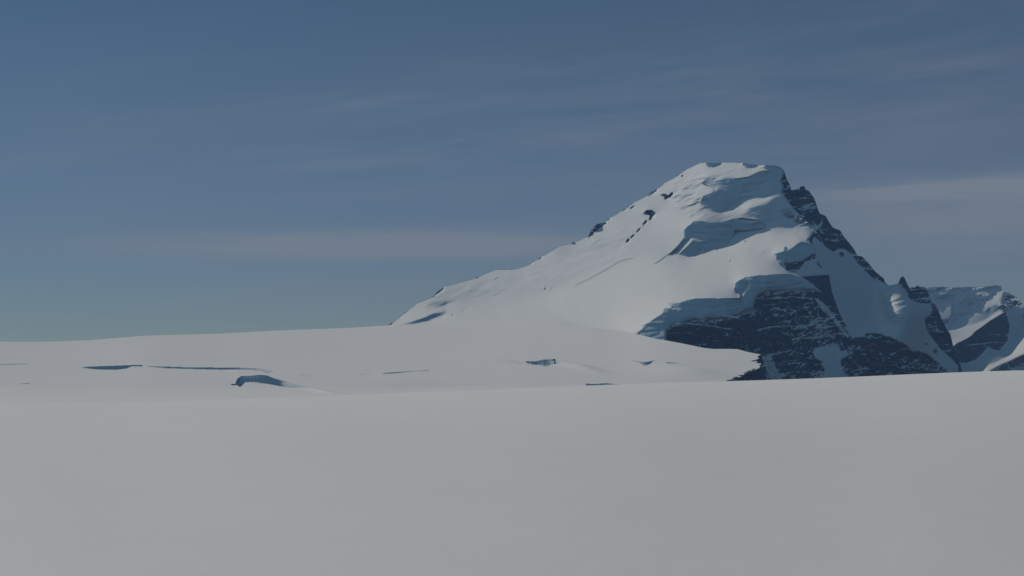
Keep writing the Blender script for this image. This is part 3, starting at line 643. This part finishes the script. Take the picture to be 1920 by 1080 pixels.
# broad shallow hollows beside the open crevasses
def hollow(cx, cy, rx, ry, amp, rot=0.0):
    dx, dy = GX - cx, YY - cy
    c, s = math.cos(rot), math.sin(rot)
    a, b = (dx * c + dy * s) / rx, (-dx * s + dy * c) / ry
    return amp * np.exp(-(a * a + b * b))
dz = swell + hollow(1088, 690, 42, 4.5, 8, 0.2) + hollow(1290, 697, 70, 9, 12, 0.1) + hollow(600, 733, 40, 3.0, 5, 0.17) + hollow(390, 690, 110, 3, -5, 0.01) + hollow(205, 690.5, 50, 3, -6) + hollow(985, 679, 30, 3, -6, 0.12) + hollow(790, 726, 120, 7, -4, -0.04) + noise(8, GD.shape, 70, 9, 3.0) * 0.9
Vg = world(GX, YY, fineD)
Vg[..., 2] += dz
h, w = GD.shape
idx = np.arange(h * w).reshape(h, w)
q = np.stack([idx[1:, :-1], idx[1:, 1:], idx[:-1, 1:], idx[:-1, :-1]], -1)
# right end of the glacier, broken off above the rock wall
EDGE = [(665, 1427), (669, 1420), (673, 1423), (677, 1416), (681, 1427), (686, 1432), (690, 1428), (694, 1415), (700, 1400), (706, 1391), (710, 1384), (713.5, 1372), (722, 1340), (740, 1310), (765, 1290), (900, 1290)]
E = np.asarray(EDGE, float)
xr = np.interp(YY, E[:, 0], E[:, 1]) + noise(9, GD.shape, 3, 2, 2.0) * 0.9
Vg_clip = Vg.reshape(-1, 3)
okv = (GX <= np.where(YY < 665, 1445, xr))
keep = (YY[1:, :-1] - YY[:-1, :-1] + YY[1:, 1:] - YY[:-1, 1:]) > 0.02
keep &= okv[1:, 1:] & okv[:-1, 1:]
rock_g = sstep(16, 3, xr - GX) * sstep(668, 682, YY) * (0.62 + 0.40 * noise(10, GD.shape, 4, 2.2, 2.0, -0.5))
glacier = empty("glacier", (0, 3000, -60))
tag(glacier, "wide flat snow covered glacier with open blue crevasses, in front of the large mountain", "glacier", kind="structure")
lab = gpart[1:, :-1]
gattr = {"ice": ice_g.ravel(), "rock": rock_g.ravel()}
for kk in range(len(CREV) + 1):
    f = q[keep & (lab == kk)]
    if len(f): mesh_obj("snow_surface" if kk == 0 else "crevasse", Vg_clip, f, MAT_GLACIER, glacier, np.array(glacier.location), gattr)
# the cliff under the glacier's broken edge and its far slope: carry the rim down to the valley
rim = []
for i in range(h):
    c = np.where(okv[i])[0]
    j = c[-1]
    if gpy[i] >= 640: rim.append(idx[i, j])
rimV = Vg_clip[np.array(rim)]
low = rimV.copy(); low[:, 2] -= 260; low[:, 1] += 60; low[:, 0] += 60
sk = np.concatenate([rimV, low]); n = len(rimV)
sq = np.stack([np.arange(n - 1), np.arange(1, n), np.arange(1, n) + n, np.arange(n - 1) + n], -1)
mesh_obj("edge_cliff", sk, sq, MAT_GLACIER, glacier, np.array(glacier.location), {"ice": np.zeros(2 * n), "rock": np.full(2 * n, 0.62)})
# the far side of the glacier's rise
back0 = world(gpx, ptop, Dfar)
back0[:, 2] += dz[np.argmax(YY > ptop[None, :], 0) - 1, np.arange(w)] - 0.4
bk = [back0]
for s_, dz_ in ((150, -6), (600, -60), (2500, -420)):
    b = back0.copy(); b[:, 1] += s_; b[:, 0] *= b[:, 1] / back0[:, 1]; b[:, 2] += dz_; bk.append(b)
BV = np.stack(bk).reshape(-1, 3)
bi = np.arange(4 * w).reshape(4, w)[:, gpx <= 1180]
bq = np.stack([bi[:-1, :-1], bi[:-1, 1:], bi[1:, 1:], bi[1:, :-1]], -1).reshape(-1, 4)
mesh_obj("far_side", BV, bq, MAT_GLACIER, glacier, np.array(glacier.location), {"ice": np.zeros(4 * w), "rock": np.zeros(4 * w)}, smooth=True)

# ------------------------------------------------------------------ near snow field
LIP = [(-900, 760), (0, 757), (250, 755), (400, 750), (600, 743), (850, 733), (1000, 727), (1180, 720), (1380, 714), (1500, 711), (1600, 706.5), (1700, 702), (1800, 697.5), (1860, 695), (1920, 694), (2100, 690), (2900, 700)]
LP = np.asarray(LIP, float)
a = np.linspace(-900, 2900, 520)                              # columns fan out from the viewer
rl = 330.0
r = np.concatenate([np.geomspace(1.2, 330, 260), np.linspace(332, 620, 60)])
A_, R_ = np.meshgrid(a, r)
lipy = np.interp(a, LP[:, 0], LP[:, 1])
lipy = np.convolve(np.pad(lipy, 20, mode="edge"), np.ones(41) / 41, "valid")
sl = (HY - lipy)[None, :] / F
Zs = sl * R_ - 2.0 * (1 - R_ / rl) ** 2 * np.where(R_ > rl, 3.0, 1.0)
Xs = R_ * (A_ - CX) / F
Zs -= 0.135 * np.log1p(np.exp(np.clip((A_ - 420) / 350, -20, 20))) * 350 / F * R_ * sstep(330, 40, R_)                # falls off a little to the right
und = noise(21, A_.shape, 40, 30, 3.2)
Zs += und * 0.0012 * np.clip(R_, 0, 200) * sstep(330, 150, R_)
Vs = np.stack([Xs, R_, Zs], -1).reshape(-1, 3)
h2, w2 = A_.shape
si = np.arange(h2 * w2).reshape(h2, w2)
sq = np.stack([si[:-1, :-1], si[:-1, 1:], si[1:, 1:], si[1:, :-1]], -1).reshape(-1, 4)
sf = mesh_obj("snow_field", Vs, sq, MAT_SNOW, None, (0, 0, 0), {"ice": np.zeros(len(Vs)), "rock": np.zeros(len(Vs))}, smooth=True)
tag(sf, "smooth bare snow slope nearest the viewer, filling the bottom of the photo", "snow field", kind="structure")

# ------------------------------------------------------------------ wide ground beneath everything, out to the horizon
ang = np.linspace(0, 2 * math.pi, 97)
rad = np.array([0.5, 400, 1500, 3000, 5000, 8000, 11000, 13500.0])
GA, GR = np.meshgrid(ang, rad)
gz = np.where(GR < 500, -150, -420.0) + noise(31, GA.shape, 3, 1, 2) * np.where(GR > 1000, 18, 2)
gz[:, -1] = gz[:, 0]
VV = np.stack([GR * np.cos(GA), GR * np.sin(GA), gz], -1).reshape(-1, 3)
ti = np.arange(len(rad) * 97).reshape(len(rad), 97)
tq = np.stack([ti[:-1, :-1], ti[1:, :-1], ti[1:, 1:], ti[:-1, 1:]], -1).reshape(-1, 4)
te = mesh_obj("terrain", VV, tq, MAT_GLACIER, None, (0, 0, 0), {"ice": np.zeros(len(VV)), "rock": np.zeros(len(VV))}, smooth=True)
tag(te, "low snow covered valley floor far below the glacier and mountains", "terrain", kind="structure")

# ------------------------------------------------------------------ thin air that tints far things blue
hm = bpy.data.materials.new("haze_air"); hm.use_nodes = True
hn = hm.node_tree
for n_ in list(hn.nodes):
    if n_.type == "BSDF_PRINCIPLED": hn.nodes.remove(n_)
pv = hn.nodes.new("ShaderNodeVolumePrincipled")
pv.inputs["Color"].default_value = (0.38, 0.62, 1.0, 1)
pv.inputs["Density"].default_value = 3.7e-5
hn.links.new(pv.outputs[0], hn.nodes["Material Output"].inputs["Volume"])
x0, x1, y0, y1, z0, z1 = -13600, 13600, -13600, 13600, -480, 1100
hv = np.array([(x, y, z) for x in (x0, x1) for y in (y0, y1) for z in (z0, z1)], float)
hq = np.array([(0, 1, 3, 2), (4, 6, 7, 5), (0, 4, 5, 1), (2, 3, 7, 6), (0, 2, 6, 4), (1, 5, 7, 3)])
hz = mesh_obj("haze", hv, hq, hm)
tag(hz, "thin blue air that softens the far mountains", "haze", kind="stuff")

# ------------------------------------------------------------------ sky and sun
world_ = bpy.data.worlds.new("World")
scene.world = world_
world_.use_nodes = True
nt = world_.node_tree
bg = nt.nodes["Background"]
sky = nt.nodes.new("ShaderNodeTexSky")
sky.sky_type = "NISHITA"
sky.sun_disc = False
sky.sun_elevation = SUN_EL
sky.sun_rotation = SUN_AZ
sky.altitude = 3000
sky.air_density = 1.0
sky.dust_density = 0.0
sky.ozone_density = 8.0
tc = nt.nodes.new("ShaderNodeTexCoord")
sep = nt.nodes.new("ShaderNodeSeparateXYZ")
nt.links.new(tc.outputs["Generated"], sep.inputs[0])
x_, y_, z_ = sep.outputs
yy = math_node(nt, "MAXIMUM", y_, 0.05)
u = math_node(nt, "DIVIDE", x_, yy)
v = math_node(nt, "DIVIDE", z_, yy)


def streak(cx, cy, rx, ry, tilt, amp, lo, hi, sx, sy, seed):
    """One sheet of thin cirrus around a heading and height in the sky, torn by stretched noise."""
    du = math_node(nt, "SUBTRACT", u, cx)
    dv = math_node(nt, "SUBTRACT", math_node(nt, "SUBTRACT", v, cy), math_node(nt, "MULTIPLY", du, tilt))
    a = math_node(nt, "POWER", math_node(nt, "ABSOLUTE", math_node(nt, "DIVIDE", du, rx)), 2.0)
    b = math_node(nt, "POWER", math_node(nt, "ABSOLUTE", math_node(nt, "DIVIDE", dv, ry)), 2.0)
    e = math_node(nt, "EXPONENT", math_node(nt, "MULTIPLY", math_node(nt, "ADD", a, b), -1.0))
    cb = nt.nodes.new("ShaderNodeCombineXYZ")
    nt.links.new(math_node(nt, "MULTIPLY", du, sx), cb.inputs[0])
    nt.links.new(math_node(nt, "MULTIPLY", dv, sy), cb.inputs[1])
    cb.inputs[2].default_value = seed
    n = node(nt, "ShaderNodeTexNoise", i_Scale=1.0, i_Detail=8.0, i_Roughness=0.62, i_Distortion=0.5)
    nt.links.new(cb.outputs[0], n.inputs["Vector"])
    return math_node(nt, "MULTIPLY", math_node(nt, "MULTIPLY", e, ramp(nt, n.outputs[0], lo, hi)), amp)


def uv(px, py): return (px - CX) / F, (HY - py) / F


parts = []
for (px_, py_, rx, ry, tilt, amp, lo, hi, sx, sy, sd) in (
        (1890, 352, 370, 22, 0.045, 1.0, 0.2, 0.6, 8, 80, 1.0),
        (1900, 400, 380, 60, 0.03, 0.95, 0.15, 0.75, 7, 45, 2.0),
        (1800, 480, 420, 50, 0.02, 0.32, 0.25, 0.75, 7, 50, 3.0),
        (690, 459, 440, 23, 0.0, 1.35, 0.15, 0.55, 7, 60, 4.0),
        (930, 462, 260, 22, -0.01, 0.30, 0.3, 0.65, 8, 70, 5.0),
        (720, 298, 200, 16, 0.06, 0.22, 0.35, 0.7, 9, 60, 6.0),
        (740, 188, 170, 16, 0.10, 0.18, 0.35, 0.7, 9, 60, 7.0),
        (1500, 160, 700, 130, 0.15, 0.16, 0.4, 0.7, 6, 40, 8.0),
        (400, 560, 700, 70, 0.01, 0.22, 0.3, 0.8, 5, 30, 9.0),
        (900, 270, 1500, 170, 0.08, 0.17, 0.36, 0.7, 5, 45, 10.0)):
    c = uv(px_, py_)
    parts.append(streak(c[0], c[1], rx / F, ry / F, tilt, amp, lo, hi, sx, sy, sd))
tot = parts[0]
for p in parts[1:]: tot = math_node(nt, "ADD", tot, p)
tot = math_node(nt, "MINIMUM", tot, 0.75)
front = ramp(nt, y_, 0.1, 0.4)
tot = math_node(nt, "MULTIPLY", tot, front)
hsv = nt.nodes.new("ShaderNodeHueSaturation")
nt.links.new(sky.outputs[0], hsv.inputs["Color"])
hsv.inputs["Saturation"].default_value = 1.0
mul = nt.nodes.new("ShaderNodeMix"); mul.data_type = "RGBA"; mul.blend_type = "MULTIPLY"
mul.inputs[0].default_value = 1.0
nt.links.new(hsv.outputs[0], mul.inputs[6]); mul.inputs[7].default_value = (0.42, 0.70, 0.63, 1)
veil = nt.nodes.new("ShaderNodeMix"); veil.data_type = "RGBA"; veil.blend_type = "ADD"      # thin high ice haze, warmer towards the horizon
veil.inputs[0].default_value = 1.0
low_ = math_node(nt, "SUBTRACT", 1.0, math_node(nt, "MAXIMUM", z_, 0.0))
vc = nt.nodes.new("ShaderNodeCombineXYZ")
for c_, (amp_, pw_) in enumerate(((3.1, 4.6), (1.82, 2.5), (2.0, 1.8))):
    nt.links.new(math_node(nt, "MULTIPLY", math_node(nt, "POWER", low_, pw_), amp_), vc.inputs[c_])
nt.links.new(mul.outputs[2], veil.inputs[6]); nt.links.new(vc.outputs[0], veil.inputs[7])
back = nt.nodes.new("ShaderNodeMix"); back.data_type = "RGBA"; back.blend_type = "ADD"      # added bluish fill in the unseen left-rear sky, brightens the shaded walls
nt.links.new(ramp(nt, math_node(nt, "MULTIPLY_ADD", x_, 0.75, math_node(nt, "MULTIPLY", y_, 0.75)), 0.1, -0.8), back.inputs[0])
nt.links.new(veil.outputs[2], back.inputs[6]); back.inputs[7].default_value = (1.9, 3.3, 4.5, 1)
CLOUD = (5.7, 6.2, 7.0, 1)
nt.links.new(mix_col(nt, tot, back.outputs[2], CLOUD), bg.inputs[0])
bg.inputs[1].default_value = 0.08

sun = bpy.data.lights.new("sun", "SUN")
sun.energy = 3.85
sun.angle = math.radians(0.5)
sun.color = (1.0, 0.895, 0.735)
so = bpy.data.objects.new("sun", sun)
C.objects.link(so)
from mathutils import Vector
so.rotation_euler = Vector(SUN).to_track_quat("Z", "Y").to_euler()
so.location = (-400, 100, 500)

# ------------------------------------------------------------------ camera and render settings
cam = bpy.data.cameras.new("camera")
cam.sensor_width = 36
cam.lens = 36 * F / 1920
cam.shift_y = (HY - 540) / 1920
cam.clip_start = 0.1
cam.clip_end = 200000
co_ = bpy.data.objects.new("camera", cam)
co_.rotation_euler = (math.radians(90), 0, 0)
C.objects.link(co_)
scene.camera = co_

scene.view_settings.view_transform = "Standard"
scene.view_settings.look = "None"
scene.view_settings.exposure = -0.9
scene.view_settings.gamma = 1
scene.cycles.use_denoising = True
scene.cycles.max_bounces = 6
scene.cycles.diffuse_bounces = 0
print("script", round(time.time() - T0, 1))
